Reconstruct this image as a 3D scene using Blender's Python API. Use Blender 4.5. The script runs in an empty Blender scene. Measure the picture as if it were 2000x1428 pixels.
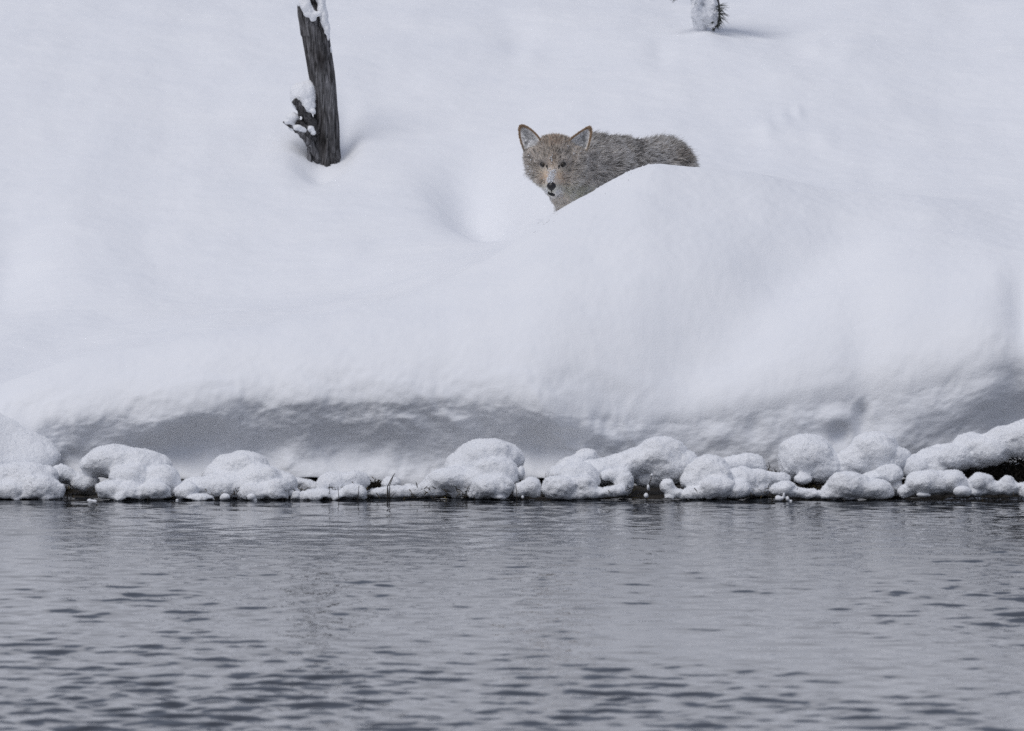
import bpy, math
import numpy as np
from mathutils import Vector, Matrix

# ------------------------------------------------------------------ camera, light, exposure
SC = bpy.context.scene
COL = SC.collection
FPX, CAMY, CAMZ, PITCH = 22800.0, -38.0, 2.5, 0.05425      # long lens from the far bank
cam = bpy.data.cameras.new('camera')
cam.sensor_width = 36.0
cam.lens = FPX / 2000.0 * 36.0
cam.clip_start, cam.clip_end = 0.5, 3000
cam.dof.use_dof = True
cam.dof.focus_distance = 40.1
cam.dof.aperture_fstop = 11.0
camo = bpy.data.objects.new('camera', cam)
camo.location = (0, CAMY, CAMZ)
camo.rotation_euler = (math.pi / 2 - PITCH, 0, 0)
COL.objects.link(camo)
SC.camera = camo

SUN_EL, SUN_AZ = math.radians(57), math.radians(220)       # azimuth from +Y towards +X: high on the left, veiled by cloud
w = bpy.data.worlds.new('World'); SC.world = w; w.use_nodes = True
nt = w.node_tree; nt.nodes.clear()
sky = nt.nodes.new('ShaderNodeTexSky'); sky.sky_type = 'NISHITA'; sky.sun_disc = False
sky.sun_elevation = SUN_EL; sky.sun_rotation = SUN_AZ
sky.air_density = 1.0; sky.dust_density = 4.0; sky.ozone_density = 1.0
hs = nt.nodes.new('ShaderNodeHueSaturation'); hs.inputs['Saturation'].default_value = 1.0
bg = nt.nodes.new('ShaderNodeBackground'); bg.inputs['Strength'].default_value = 0.09
wo = nt.nodes.new('ShaderNodeOutputWorld')
veil = nt.nodes.new('ShaderNodeMix'); veil.data_type = 'RGBA'; veil.inputs[0].default_value = 0.72
veil.inputs[7].default_value = (4.2, 4.6, 5.85, 1)
nt.links.new(sky.outputs[0], hs.inputs['Color']); nt.links.new(hs.outputs[0], veil.inputs[6]); nt.links.new(veil.outputs[2], bg.inputs[0])
nt.links.new(bg.outputs[0], wo.inputs[0])
sun = bpy.data.lights.new('sun', 'SUN'); sun.energy = 1.5; sun.angle = math.radians(42)
sun.color = (1.0, 0.99, 0.985)
suno = bpy.data.objects.new('sun', sun)
sd = Vector((math.sin(SUN_AZ) * math.cos(SUN_EL), math.cos(SUN_AZ) * math.cos(SUN_EL), math.sin(SUN_EL)))
suno.rotation_euler = sd.to_track_quat('Z', 'Y').to_euler(); suno.location = sd * 30
COL.objects.link(suno)
SC.view_settings.view_transform = 'Standard'; SC.view_settings.look = 'None'
SC.view_settings.exposure = -0.19; SC.view_settings.gamma = 1.0
SC.render.engine = 'CYCLES'
SC.cycles.use_denoising = False
SC.cycles.use_adaptive_sampling = False
SC.cycles.max_bounces = 8
SC.cycles.diffuse_bounces = 5

# ------------------------------------------------------------------ helpers
rng = np.random.default_rng(7)
CT, ST = math.cos(PITCH), math.sin(PITCH)

def P(px, py, y):
    """world point at depth y seen at photo position (px, py)"""
    a = (np.asarray(px, float) - 1000.0) / FPX
    b = (714.0 - np.asarray(py, float)) / FPX
    dy = CT + b * ST; dz = -ST + b * CT
    s = (np.asarray(y, float) - CAMY) / dy
    return np.stack(np.broadcast_arrays(a * s, np.asarray(y, float) + 0 * s, CAMZ + dz * s), -1)

def PX(p):
    """photo position of a world point"""
    p = np.asarray(p, float); d = p - np.array([0, CAMY, CAMZ])
    fw = d[..., 1] * CT - d[..., 2] * ST; up = d[..., 1] * ST + d[..., 2] * CT
    return 1000 + FPX * d[..., 0] / fw, 714 - FPX * up / fw

def sstep(a, b, x):
    t = np.clip((x - a) / (b - a), 0, 1); return t * t * (3 - 2 * t)

_perm = np.tile(np.random.default_rng(11).permutation(256), 3)
_g = np.random.default_rng(12).normal(size=(256, 3)); _g /= np.linalg.norm(_g, axis=1)[:, None]

def perlin(p):
    p = np.asarray(p, float); sh = p.shape[:-1]; p = p.reshape(-1, 3)
    i = np.floor(p).astype(np.int64); f = p - i; i &= 255
    u = f * f * f * (f * (f * 6 - 15) + 10)
    out = 0
    for a in (0, 1):
        wx = u[:, 0] if a else 1 - u[:, 0]; ha = _perm[i[:, 0] + a]
        for b in (0, 1):
            wy = u[:, 1] if b else 1 - u[:, 1]; hb = _perm[ha + i[:, 1] + b]
            for c in (0, 1):
                wz = u[:, 2] if c else 1 - u[:, 2]; g = _g[_perm[hb + i[:, 2] + c]]
                out = out + wx * wy * wz * (g[:, 0] * (f[:, 0] - a) + g[:, 1] * (f[:, 1] - b) + g[:, 2] * (f[:, 2] - c))
    return out.reshape(sh) * 1.5

def fbm(p, octv=3, gain=0.5):
    s = 0; a = 1.0
    for o in range(octv):
        s = s + a * perlin(p * 2.03 ** o + 17.3 * o); a *= gain
    return s

def nrm(v): return v / np.maximum(np.linalg.norm(v, axis=-1, keepdims=True), 1e-9)

def mesh_obj(name, verts, faces, mat, parent=None, smooth=True):
    me = bpy.data.meshes.new(name)
    verts = np.ascontiguousarray(verts, dtype=np.float32)
    if isinstance(faces, np.ndarray):
        n, k = faces.shape
        me.vertices.add(len(verts)); me.vertices.foreach_set('co', verts.ravel())
        me.loops.add(n * k); me.loops.foreach_set('vertex_index', np.ascontiguousarray(faces, dtype=np.int32).ravel())
        me.polygons.add(n)
        me.polygons.foreach_set('loop_start', np.arange(0, n * k, k, dtype=np.int32))
        me.update(calc_edges=True)
    else:
        me.from_pydata([tuple(v) for v in verts], [], [tuple(f) for f in faces]); me.update()
    if smooth: me.polygons.foreach_set('use_smooth', np.ones(len(me.polygons), dtype=bool))
    me.validate()
    if mat: me.materials.append(mat)
    o = bpy.data.objects.new(name, me); COL.objects.link(o)
    if parent is not None: o.parent = parent
    return o

def tag(o, label=None, cat=None, group=None, kind=None):
    if label: o['label'] = label
    if cat: o['category'] = cat
    if group: o['group'] = group
    if kind: o['kind'] = kind
    return o

def thing(name, label, cat, group=None, loc=None):
    o = bpy.data.objects.new(name, None); COL.objects.link(o)
    o.empty_display_size = 0.05
    return tag(o, label, cat, group)

def surface_nets(f, org, h):
    s = f < 0; nx, ny, nz = f.shape
    cnt = np.zeros((nx - 1, ny - 1, nz - 1), np.int8)
    offs = [(a, b, c) for a in (0, 1) for b in (0, 1) for c in (0, 1)]
    for a, b, c in offs: cnt += s[a:nx - 1 + a, b:ny - 1 + b, c:nz - 1 + c]
    I, J, K = np.nonzero((cnt > 0) & (cnt < 8))
    vals = {o: f[I + o[0], J + o[1], K + o[2]] for o in offs}
    acc = np.zeros((len(I), 3)); n = np.zeros(len(I))
    for o1 in offs:
        for ax in range(3):
            if o1[ax]: continue
            o2 = list(o1); o2[ax] = 1; o2 = tuple(o2)
            v1, v2 = vals[o1], vals[o2]; m = (v1 < 0) != (v2 < 0)
            t = np.where(m, v1 / np.where(m, v1 - v2, 1), 0)
            q = np.tile(np.array(o1, float), (len(I), 1)); q[:, ax] += t
            acc += q * m[:, None]; n += m
    verts = np.array(org) + h * (np.stack([I, J, K], 1) + acc / n[:, None])
    idx = np.full(cnt.shape, -1, np.int64); idx[I, J, K] = np.arange(len(I))
    quads = []
    for ax in range(3):
        sl1 = [slice(None)] * 3; sl2 = [slice(None)] * 3
        sl1[ax] = slice(0, -1); sl2[ax] = slice(1, None)
        ch = s[tuple(sl1)] != s[tuple(sl2)]
        E = np.array(np.nonzero(ch)).T
        b, c = (ax + 1) % 3, (ax + 2) % 3
        ok = (E[:, b] > 0) & (E[:, c] > 0) & (E[:, b] < f.shape[b] - 1) & (E[:, c] < f.shape[c] - 1)
        E = E[ok]
        def cell(db, dc):
            Q = E.copy(); Q[:, b] += db; Q[:, c] += dc
            return idx[Q[:, 0], Q[:, 1], Q[:, 2]]
        q = np.stack([cell(-1, -1), cell(0, -1), cell(0, 0), cell(-1, 0)], 1)
        fl = ~s[E[:, 0], E[:, 1], E[:, 2]]
        q[fl] = q[fl][:, ::-1]
        quads.append(q)
    return verts, np.concatenate(quads)

def smin(a, b, k):
    h = np.clip(0.5 + 0.5 * (b - a) / k, 0, 1)
    return b * (1 - h) + a * h - k * h * (1 - h)

def sd_ell(p, c, r):
    q = p - np.array(c); r = np.array(r)
    k0 = np.linalg.norm(q / r, axis=-1); k1 = np.linalg.norm(q / (r * r), axis=-1)
    return k0 * (k0 - 1) / np.maximum(k1, 1e-6)

def sd_cap(p, a, b, ra, rb):
    a = np.array(a, float); b = np.array(b, float); ab = b - a
    t = np.clip(((p - a) @ ab) / (ab @ ab), 0, 1)
    return np.linalg.norm(p - a - t[..., None] * ab, axis=-1) - (ra + (rb - ra) * t)

def tube(pts, rad, n=8, wob=0.0, cap=True):
    pts = np.asarray(pts, float); rad = np.broadcast_to(np.asarray(rad, float), (len(pts),))
    t = nrm(np.gradient(pts, axis=0)); up = np.array([0.0, 1, 0.05])
    s = nrm(np.cross(t, up)); u = np.cross(s, t)
    th = np.arange(n) / n * 2 * np.pi
    r = rad[:, None] * (1 + wob * rng.normal(size=(len(pts), n)))
    v = pts[:, None] + r[..., None] * (np.cos(th)[None, :, None] * s[:, None] + np.sin(th)[None, :, None] * u[:, None])
    v = v.reshape(-1, 3); F = []
    for i in range(len(pts) - 1):
        for j in range(n):
            F.append((i * n + j, i * n + (j + 1) % n, (i + 1) * n + (j + 1) % n, (i + 1) * n + j))
    if cap:
        F.append(tuple(range(n))[::-1]); F.append(tuple(range((len(pts) - 1) * n, len(pts) * n)))
    return v, F

def join(parts):
    V, F, o = [], [], 0
    for v, f in parts:
        V.append(v); F += [tuple(i + o for i in q) for q in f]; o += len(v)
    return np.concatenate(V), F

# ------------------------------------------------------------------ materials
def new_mat(name):
    m = bpy.data.materials.new(name); m.use_nodes = True
    n = m.node_tree.nodes; return m, m.node_tree, n['Principled BSDF']

def noise(nt, scale, detail=3, rough=0.5, coord='Object', vec_scale=None):
    tc = nt.nodes.new('ShaderNodeTexCoord'); nz = nt.nodes.new('ShaderNodeTexNoise')
    nz.inputs['Scale'].default_value = scale; nz.inputs['Detail'].default_value = detail; nz.inputs['Roughness'].default_value = rough
    if vec_scale:
        mp = nt.nodes.new('ShaderNodeMapping'); mp.inputs['Scale'].default_value = vec_scale
        nt.links.new(tc.outputs[coord], mp.inputs[0]); nt.links.new(mp.outputs[0], nz.inputs['Vector'])
    else:
        nt.links.new(tc.outputs[coord], nz.inputs['Vector'])
    return nz

def ramp(nt, src, stops):
    r = nt.nodes.new('ShaderNodeValToRGB'); nt.links.new(src, r.inputs[0])
    while len(r.color_ramp.elements) < len(stops): r.color_ramp.elements.new(0.5)
    for e, (p, c) in zip(r.color_ramp.elements, stops): e.position = p; e.color = (*c, 1)
    return r

def bump(nt, b, src, dist, strength=1.0):
    bp = nt.nodes.new('ShaderNodeBump'); bp.inputs['Distance'].default_value = dist; bp.inputs['Strength'].default_value = strength
    nt.links.new(src, bp.inputs['Height']); nt.links.new(bp.outputs[0], b.inputs['Normal']); return bp

def snow_mat(name, grain=0.0017, sc=150):
    m, t, b = new_mat(name)
    nz = noise(t, 3.0, 3)
    r = ramp(t, nz.outputs[0], [(0.3, (0.83, 0.845, 0.875)), (0.7, (0.87, 0.88, 0.90))])
    t.links.new(r.outputs[0], b.inputs['Base Color'])
    b.inputs['Roughness'].default_value = 0.75; b.inputs['Specular IOR Level'].default_value = 0.15
    n2 = noise(t, sc, 4, 0.65); bump(t, b, n2.outputs[0], grain)
    return m
M_CRYSTAL, _t, _b = new_mat('snow_crystal'); _b.inputs['Base Color'].default_value = (.87, .88, .90, 1); _b.inputs['Roughness'].default_value = .8; _b.inputs['Specular IOR Level'].default_value = .1
M_SNOW = snow_mat('snow'); M_FLUFF = snow_mat('fresh_snow', 0.0035, 180)

m, t, b = new_mat('river_water'); M_WATER = m
b.inputs['Base Color'].default_value = (0.012, 0.014, 0.017, 1); b.inputs['Roughness'].default_value = 0.02
b.inputs['IOR'].default_value = 1.333
nz = noise(t, 45, 2, 0.5, vec_scale=(1, 0.6, 1)); bump(t, b, nz.outputs[0], 0.0007)

m, t, b = new_mat('peat_soil'); M_SOIL = m
nz = noise(t, 60, 5, 0.7); r = ramp(t, nz.outputs[0], [(0.3, (0.008, 0.007, 0.007)), (0.6, (0.03, 0.024, 0.018)), (0.8, (0.07, 0.055, 0.035))])
t.links.new(r.outputs[0], b.inputs['Base Color']); b.inputs['Roughness'].default_value = 0.8; bump(t, b, nz.outputs[0], 0.01)

m, t, b = new_mat('weathered_wood'); M_WOOD = m
nz = noise(t, 9, 6, 0.72, vec_scale=(10, 10, 0.9)); nz.inputs['Distortion'].default_value = 1.2
n2 = noise(t, 5, 3, 0.6, vec_scale=(3, 3, 1.5))
r = ramp(t, nz.outputs[0], [(0.36, (0.02, 0.019, 0.02)), (0.50, (0.12, 0.118, 0.122)), (0.62, (0.27, 0.265, 0.275)), (0.8, (0.45, 0.44, 0.43))])
r2 = ramp(t, n2.outputs[0], [(0.35, (0.35, 0.33, 0.32)), (0.6, (1, 1, 1))])
mx = t.nodes.new('ShaderNodeMix'); mx.data_type = 'RGBA'; mx.blend_type = 'MULTIPLY'; mx.inputs[0].default_value = 1
t.links.new(r.outputs[0], mx.inputs[6]); t.links.new(r2.outputs[0], mx.inputs[7])
t.links.new(mx.outputs[2], b.inputs['Base Color']); b.inputs['Roughness'].default_value = 0.85
b.inputs['Specular IOR Level'].default_value = 0.2; bump(t, b, nz.outputs[0], 0.006)

def plain(name, c, rough=0.7, var=0.35, sc=40):
    m, t, b = new_mat(name); nz = noise(t, sc, 4)
    r = ramp(t, nz.outputs[0], [(0.3, tuple(x * (1 - var) for x in c)), (0.7, tuple(x * (1 + var) for x in c))])
    t.links.new(r.outputs[0], b.inputs['Base Color']); b.inputs['Roughness'].default_value = rough; return m
M_REED = plain('dead_reed', (0.035, 0.028, 0.022)); M_NEEDLE = plain('pine_needle', (0.030, 0.036, 0.030))
M_BARK = plain('pine_bark', (0.05, 0.042, 0.038)); M_NOSE = plain('wet_nose', (0.012, 0.011, 0.013), 0.35, 0.2)
M_MOUTH = plain('dark_lip', (0.008, 0.007, 0.008), 0.5); M_LID = plain('dark_eyelid', (0.012, 0.01, 0.009), 0.5)
M_IRIS = plain('amber_iris', (0.05, 0.034, 0.016), 0.15); M_PUPIL = plain('pupil', (0.004, 0.004, 0.004), 0.05)

def attr_mat(name, rough=0.75):
    m, t, b = new_mat(name); a = t.nodes.new('ShaderNodeAttribute'); a.attribute_name = 'tint'
    t.links.new(a.outputs['Color'], b.inputs['Base Color']); b.inputs['Roughness'].default_value = rough
    b.inputs['Specular IOR Level'].default_value = 0.2; return m
M_FUR = attr_mat('coyote_fur'); _t = M_FUR.node_tree; _tr = _t.nodes.new('ShaderNodeBsdfTranslucent'); _mx = _t.nodes.new('ShaderNodeMixShader'); _mx.inputs[0].default_value = 0.48
_t.links.new(_t.nodes['Attribute'].outputs['Color'], _tr.inputs['Color']); _t.links.new(_t.nodes['Principled BSDF'].outputs[0], _mx.inputs[1]); _t.links.new(_tr.outputs[0], _mx.inputs[2])
_t.links.new(_mx.outputs[0], _t.nodes['Material Output'].inputs[0])
M_GRASS = attr_mat('dead_grass'); M_SKIN = attr_mat('coyote_underfur', 0.9)

def set_tint(o, cols, domain='POINT'):
    a = o.data.attributes.new('tint', 'FLOAT_COLOR', domain)
    c = np.ones((len(cols), 4), np.float32); c[:, :3] = cols; a.data.foreach_set('color', c.ravel())

# ------------------------------------------------------------------ snow ground: bank face, drift and slope
def I(px, xs, ys): return np.interp(px, xs, ys)
def smooth_interp(px, xs, ys, wdt=35.0):
    s = 0; ws = 0
    for d in np.linspace(-2, 2, 9):
        g = math.exp(-d * d / 2); s = s + g * np.interp(px + d * wdt, xs, ys); ws += g
    return s / ws
CRX = [-200, 0, 80, 200, 330, 460, 600, 700, 780, 830, 900, 960, 1000, 1080, 1180, 1240, 1290, 1400, 1500, 1650, 1800, 2000, 2300]
CRY = [770, 748, 725, 690, 664, 641, 622, 602, 590, 573, 535, 502, 482, 424, 368, 333, 321, 327, 343, 369, 384, 392, 400]
def crest(px):
    pyc = smooth_interp(px, CRX, CRY, 16)
    yc = smooth_interp(px, [0, 350, 700, 1000, 1290, 2000], [0.52, 0.60, 0.78, 1.20, 1.62, 1.95], 60)
    return yc, P(px, pyc, yc)[..., 2]
def lip(px):
    pyl = smooth_interp(px, [0, 100, 300, 500, 700, 900, 1100, 1300, 1500, 1700, 1850, 2000], [790, 752, 730, 716, 708, 708, 706, 696, 676, 652, 622, 578], 40)
    yl = 0.24 + 0.09 * sstep(1050, 1350, px) + 0.035 * perlin(np.stack([px / 160.0, px * 0 + 3.3, px * 0], -1))
    yl = yl + 0.025 * np.exp(-((px - 1685) / 40.0) ** 2) + 0.08 * np.exp(-((px - 1985) / 60.0) ** 2)
    return yl, P(px, pyl, yl)[..., 2]
def back_param(px):
    return (smooth_interp(px, [0, 600, 1000, 1100, 1300, 2000], [745, 655, 525, 470, 432, 440], 60),
            smooth_interp(px, [0, 600, 1000, 1300, 2000], [0.70, 1.15, 1.85, 2.10, 2.35], 60))
YTOP = 9.5; SCV = 0.85
def back_y(px, py):
    p0, y0 = back_param(np.float64(px)); w_ = (1 - py / p0) / 1.09; t_ = np.linspace(0, 1, 400)
    return float(y0 + (np.interp(w_, t_ - SCV * np.sin(2 * np.pi * t_) / (2 * np.pi), t_) if w_ > 0 else w_) * (YTOP - y0))
def bumps():
    L = []
    def add(px, py, sx, sy, dz, rot=0.0):
        y = back_y(px, py); x = P(px, py, y)[0]; L.append((x, y, sx, sy * 1.6, dz, rot))
    add(945, 375, 0.15, 0.32, -0.14, 0.2); add(985, 425, 0.09, 0.18, -0.04, 0.3)
    add(905, 345, 0.12, 0.25, -0.03)
    add(1045, 445, 0.06, 0.10, 0.035); add(1010, 452, 0.025, 0.04, 0.018); add(1035, 430, 0.02, 0.03, 0.012)
    add(15, 535, 0.13, 0.35, -0.075); add(120, 470, 0.3, 0.5, 0.03)
    add(560, 560, 0.45, 0.30, -0.05); add(300, 590, 0.4, 0.3, -0.02)
    add(625, 308, 0.085, 0.17, -0.085); add(672, 262, 0.05, 0.20, -0.05); add(625, 345, 0.14, 0.20, 0.018)
    add(1290, 105, 0.05, 0.2, -0.018); add(1010, 80, 0.10, 0.25, -0.018); add(1035, 100, 0.05, 0.15, 0.012)
    for a in ((1530, 235, .03, .08), (1500, 255, .035, .1), (1610, 270, .05, .12), (1560, 225, .02, .06), (1650, 110, .06, .15), (1600, 95, .05, .12)):
        add(a[0], a[1], a[2], a[3], 0.012)
    add(1480, 330, 0.2, 0.3, -0.03); add(1650, 330, 0.2, 0.4, -0.02)
    add(1375, 62, 0.06, 0.16, 0.014); add(1330, 30, 0.12, 0.3, -0.010); add(1470, 25, .14, .3, -0.010)
    add(1850, 60, .3, .3, -.03)
    return L
BUMPS = bumps()
def H(x, y, detail=True):
    px = 1000 + x * FPX / (y + 38.0)
    pxf = 1000 + x * 585.0
    p0, y0 = back_param(px)
    yy = np.minimum(y, YTOP)
    tb = (yy - y0) / (YTOP - y0)
    B = P(px, p0 * (1 - 1.09 * (tb - SCV * np.sin(2 * np.pi * np.clip(tb, 0, 1)) / (2 * np.pi))), yy)[..., 2] + 0.45 * 60 * (1 - np.exp(-np.maximum(y - YTOP, 0) / 60))  # unseen hill beyond the slope, steepened so the river reflects brighter snow
    gap = np.maximum(y0 - y, 0); B = B - 0.25 * gap - 1.2 * gap ** 2
    for bx, by, sx, sy, dz, rot in BUMPS:
        dx, dyy = x - bx, y - by
        c, s = math.cos(rot), math.sin(rot)
        u, v = c * dx + s * dyy * 0.35, dyy - 0.6 * s * dx
        B = B + dz * np.exp(-(u / sx) ** 2 - (v / sy) ** 2)
    # second drift edge at the upper right
    dd = (x - 1.88) * 0.95 + (y - 9.4) * 0.25
    B = B + 0.05 * sstep(-0.01, 0.05, dd) * sstep(7.6, 8.3, y) * sstep(0.6, 1.2, x)
    yc, zc = crest(pxf); yl, zl = lip(pxf)
    t = (y - yl) / (yc - yl)
    M = zl + (zc - zl) * (1 - np.clip(1 - t, 0, 1) ** 1.3)
    M = M - 2.2 * np.maximum(y - yc, 0) ** 2
    M = M - 0.06 * np.exp(-((x - 1.70) / 0.06) ** 2 - ((y - 0.55) / 0.16) ** 2)
    # shallow fold running down the drift on the right
    fx = 0.58 + 0.55 * (y - 0.3)
    M = M - 0.075 * np.exp(-((x - fx) / 0.20) ** 2) * sstep(0.25, 0.5, y) * (1 - sstep(0.9, 1.6, y))
    lft = 1 - sstep(900, 1250, pxf)
    d = np.clip((y - yl) / (0.48 - 0.13 * lft), 0, 1)
    M = M - (0.20 - 0.07 * lft) * (1 - np.sqrt(np.clip(1 - (1 - d) ** 2, 0, 1)))
    k = 0.05; z = -smin(-M, -B, k)
    if detail:
        q = np.stack([x, y, z * 0], -1)
        far = sstep(8, 20, np.abs(x)) + sstep(12, 30, y)
        z = z + 0.030 * fbm(q * np.array([1.5, 0.55, 1]), 3) * sstep(yl, yl + 0.4, y) + 0.25 * far * fbm(q * 0.08, 3)
        gx_, gy_ = float(P(1040, 436, back_y(1040, 436))[0]), back_y(1040, 436)
        z = z + 0.020 * fbm(q * np.array([26, 14, 1]), 3) * np.exp(-((x - gx_) / .07) ** 2 - ((y - gy_) / .25) ** 2)
        z = z + 0.0028 * fbm(q * 11 + 5, 3) + 0.0020 * perlin(q * 42 + 9) * (1 - 0.5 * sstep(2.0, 3.0, y))
    return z

def axis_graded(a, b, step, far, n=40):
    core = np.arange(a, b + step / 2, step)
    g = np.geomspace(step, far, n)
    return core, g
xs_core = np.arange(-2.35, 2.351, 0.008)
tail_ = 2.35 + np.cumsum(np.geomspace(0.02, 60, 45))
XS = np.concatenate([-tail_[::-1], xs_core, tail_])
ts = np.concatenate([np.linspace(0, 1, 46) ** 1.6 * 0.5, 0.5 + np.cumsum(np.full(760, 0.0122)), ])
ts = np.concatenate([ts, ts[-1] + np.cumsum(np.geomspace(0.02, 50, 45))])
pxs = 1000 + XS * 585
YL, ZL = lip(pxs)
# upper sheet: rows from the lip to the far hill
Yu = YL[None, :] + ts[:, None] * np.where(ts[:, None] < 1.5, 1, 1)
Xu = np.broadcast_to(XS[None, :], Yu.shape)
Zu = np.stack([H(XS, Yu[i]) for i in range(len(ts))])
# face: rows from the base up to the lip
NF = 85
sf = np.linspace(1, 0, NF)[:-1]                      # 1 base .. 0 lip
Ztop = Zu[0]
pb = smooth_interp(pxs, [0, 100, 290, 365, 440, 612, 735, 900, 1050, 1200, 1500, 1700, 1960], [955, 955, 952, 930, 952, 929, 942, 955, 930, 952, 930, 946, 902], 15)
rec = smooth_interp(pxs, [0, 150, 350, 420, 650, 900, 1050, 1200, 1500, 1700, 2000], [.03, .05, .12, .09, .085, .07, .10, .01, -.01, -.02, .08], 20)
Zb = P(pxs, pb, YL + rec)[:, 2]
pf = 0.75 * np.sin(np.pi * np.clip(sf[:, None], 0, 1) ** 1.35) ** 1.8 + 0.30 * sf[:, None] ** 2
Yf = YL[None] + rec[None] * pf
Zf = Ztop[None] + (Zb - Ztop)[None] * sf[:, None]
Xf = np.broadcast_to(XS[None], Yf.shape)
def relief(x, arc):
    """clumpy snow relief of the bank face; arc = metres below the lip"""
    q = np.stack([x, -arc, x * 0 + 2.0], -1)
    wq = q + 0.05 * np.stack([perlin(q * 6 + 60), perlin(q * 6 + 80), q[..., 0] * 0], -1)
    n1 = fbm(wq * np.array([4.0, 5.0, 1]), 2)
    n2 = fbm(wq * np.array([9, 9, 1]) + 31, 2)
    n3 = fbm(wq * np.array([24, 21, 1]) + 7, 2)
    return 0.024 * n1 + 0.009 * n2 + 0.0050 * n3 + 0.0032 * fbm(q * 50, 2)
arcf = Ztop[None] - Zf
env = (1 - 0.5 * sstep(1100, 1300, pxs)[None]) * sstep(-0.26, 0.06, arcf) * (1 - 0.7 * sstep(0.85, 1.0, sf[:, None]))
Yf = Yf - env * relief(Xf, arcf)
nu = int(np.sum(ts < 0.32))
arcu = -np.concatenate([np.zeros((1, len(XS))), np.cumsum(np.hypot(np.diff(Yu[:nu], axis=0), np.diff(Zu[:nu], axis=0)), 0)])
calm = 1 - 0.5 * sstep(1100, 1300, pxs)[None]
du = calm * sstep(-0.26, 0.06, arcu) * relief(Xu[:nu], arcu)
Yu = Yu.copy(); Zu = Zu.copy(); Yu[:nu] -= du; Zu[:nu] += du * 0.6 * sstep(0.0, 0.18, -arcu)
# clumps of snow that stick out of the face
for (cx, cy, r, a) in ((1165, 835, 24, .045), (1195, 860, 18, .03), (865, 800, 26, .03), (890, 820, 20, .025), (800, 820, 12, .02), (785, 815, 7, .02),
                       (1555, 790, 40, .03), (1630, 815, 28, .04), (1690, 800, 30, .025), (1400, 845, 26, .03), (1500, 800, 22, .02), (330, 790, 50, .03),
                       (430, 800, 26, .03), (585, 880, 26, .03), (560, 900, 20, .03), (760, 890, 22, .03), (640, 880, 14, .02), (1220, 800, 60, .03),
                       (1830, 800, 60, .02), (1930, 760, 40, .03), (1080, 860, 18, .02), (240, 800, 60, .02), (720, 860, 20, .015), (690, 905, 26, .02)):
    X_, Y_ = PX(np.stack([Xf, Yf, Zf], -1))
    Yf = Yf - sstep(0.0, 0.07, arcf) * 0.5 * a * np.exp(-(((X_ - cx) / r) ** 2 + ((Y_ - cy) / r) ** 2) ** 1.3)
for (cx, cy, rx, ry, a) in ((1683, 790, 14, 70, .045), (1472, 800, 16, 50, .02), (395, 850, 35, 50, .03), (1990, 650, 22, 60, .07), (1965, 610, 30, 14, .03), (690, 790, 90, 22, .03),
                            (560, 780, 60, 20, .02), (1050, 880, 25, 40, .03), (1640, 850, 18, 20, .04), (1115, 850, 26, 20, .02), (180, 830, 60, 30, .02)):
    X_, Y_ = PX(np.stack([Xf, Yf, Zf], -1))
    Yf = Yf + sstep(0.0, 0.07, arcf) * a * np.exp(-((X_ - cx) / rx) ** 2 - ((Y_ - cy) / ry) ** 2)
under_y, under_z = Yf[0] + 0.35, Zf[0] + 0.02
Xa = np.concatenate([XS[None], Xf, Xu]); Ya = np.concatenate([under_y[None], Yf, Yu]); Za = np.concatenate([under_z[None], Zf, Zu])
nr, nc = Xa.shape
idx = np.arange(nr * nc).reshape(nr, nc)
F = np.stack([idx[:-1, :-1], idx[:-1, 1:], idx[1:, 1:], idx[1:, :-1]], -1).reshape(-1, 4)
ground = mesh_obj('snow_ground', np.stack([Xa, Ya, Za], -1).reshape(-1, 3), F, M_SNOW)
tag(ground, 'smooth snow drift and open snow slope rising behind the river', kind='structure')

# dark peat under the bank
sx = np.concatenate([-tail_[::-1], np.arange(-2.35, 2.351, 0.02), tail_]); sy = np.linspace(0, 1, 34)
SX, SV = np.meshgrid(sx, sy); edge = 0.0 + 0.03 * perlin(np.stack([SX * 4, SX * 0, SX * 0 + .5], -1))
SY = edge - 0.02 + SV * 1.0
SZ = -0.10 + 0.104 * sstep(0.0, 0.10, SV) + 0.05 * sstep(0.15, 0.6, SV) + 0.010 * fbm(np.stack([SX * 14, SY * 14, SX * 0], -1), 3)
idx = np.arange(SX.size).reshape(SX.shape)
F = np.stack([idx[:-1, :-1], idx[:-1, 1:], idx[1:, 1:], idx[1:, :-1]], -1).reshape(-1, 4)
soil = mesh_obj('bank_soil', np.stack([SX, SY, SZ], -1).reshape(-1, 3), F, M_SOIL)
tag(soil, 'dark peaty soil showing under the snow at the waterline', kind='structure')

# ------------------------------------------------------------------ river
wx = np.concatenate([-tail_[::-1] - 0.3, np.arange(-2.6, 2.601, 0.012), tail_ + 0.3])
wy = np.concatenate([(-10.5 - np.cumsum(np.geomspace(0.03, 60, 45)))[::-1], np.arange(-10.5, 0.9, 0.012)])
WX, WY = np.meshgrid(wx, wy)
wr = np.random.default_rng(5)
WZ = np.zeros_like(WX)
for i in range(100):
    lam = 0.036 * (0.29 / 0.036) ** wr.random()
    ang = wr.normal(0, 0.75) + 0.12
    kx, ky = 2 * np.pi / lam * math.sin(ang), 2 * np.pi / lam * math.cos(ang)
    ph = wr.random() * 6.28
    A = 0.0126 * lam / 2 / np.pi * (1.25 if lam > 0.15 else 0.9)
    WZ += A * (np.exp(0.9 * np.sin(kx * WX + ky * WY + ph + 1.2 * np.sin(0.9 * WX + 0.7 * WY + i))) - 1.22)
gust = 0.75 + 0.6 * fbm(np.stack([WX * 0.55, WY * 0.30, WX * 0 + 8], -1), 2)
shore = 0.68 + 0.32 * sstep(0.6, 5.5, -WY)
WZ *= np.clip(gust, 0.25, 1.6) * shore
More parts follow.
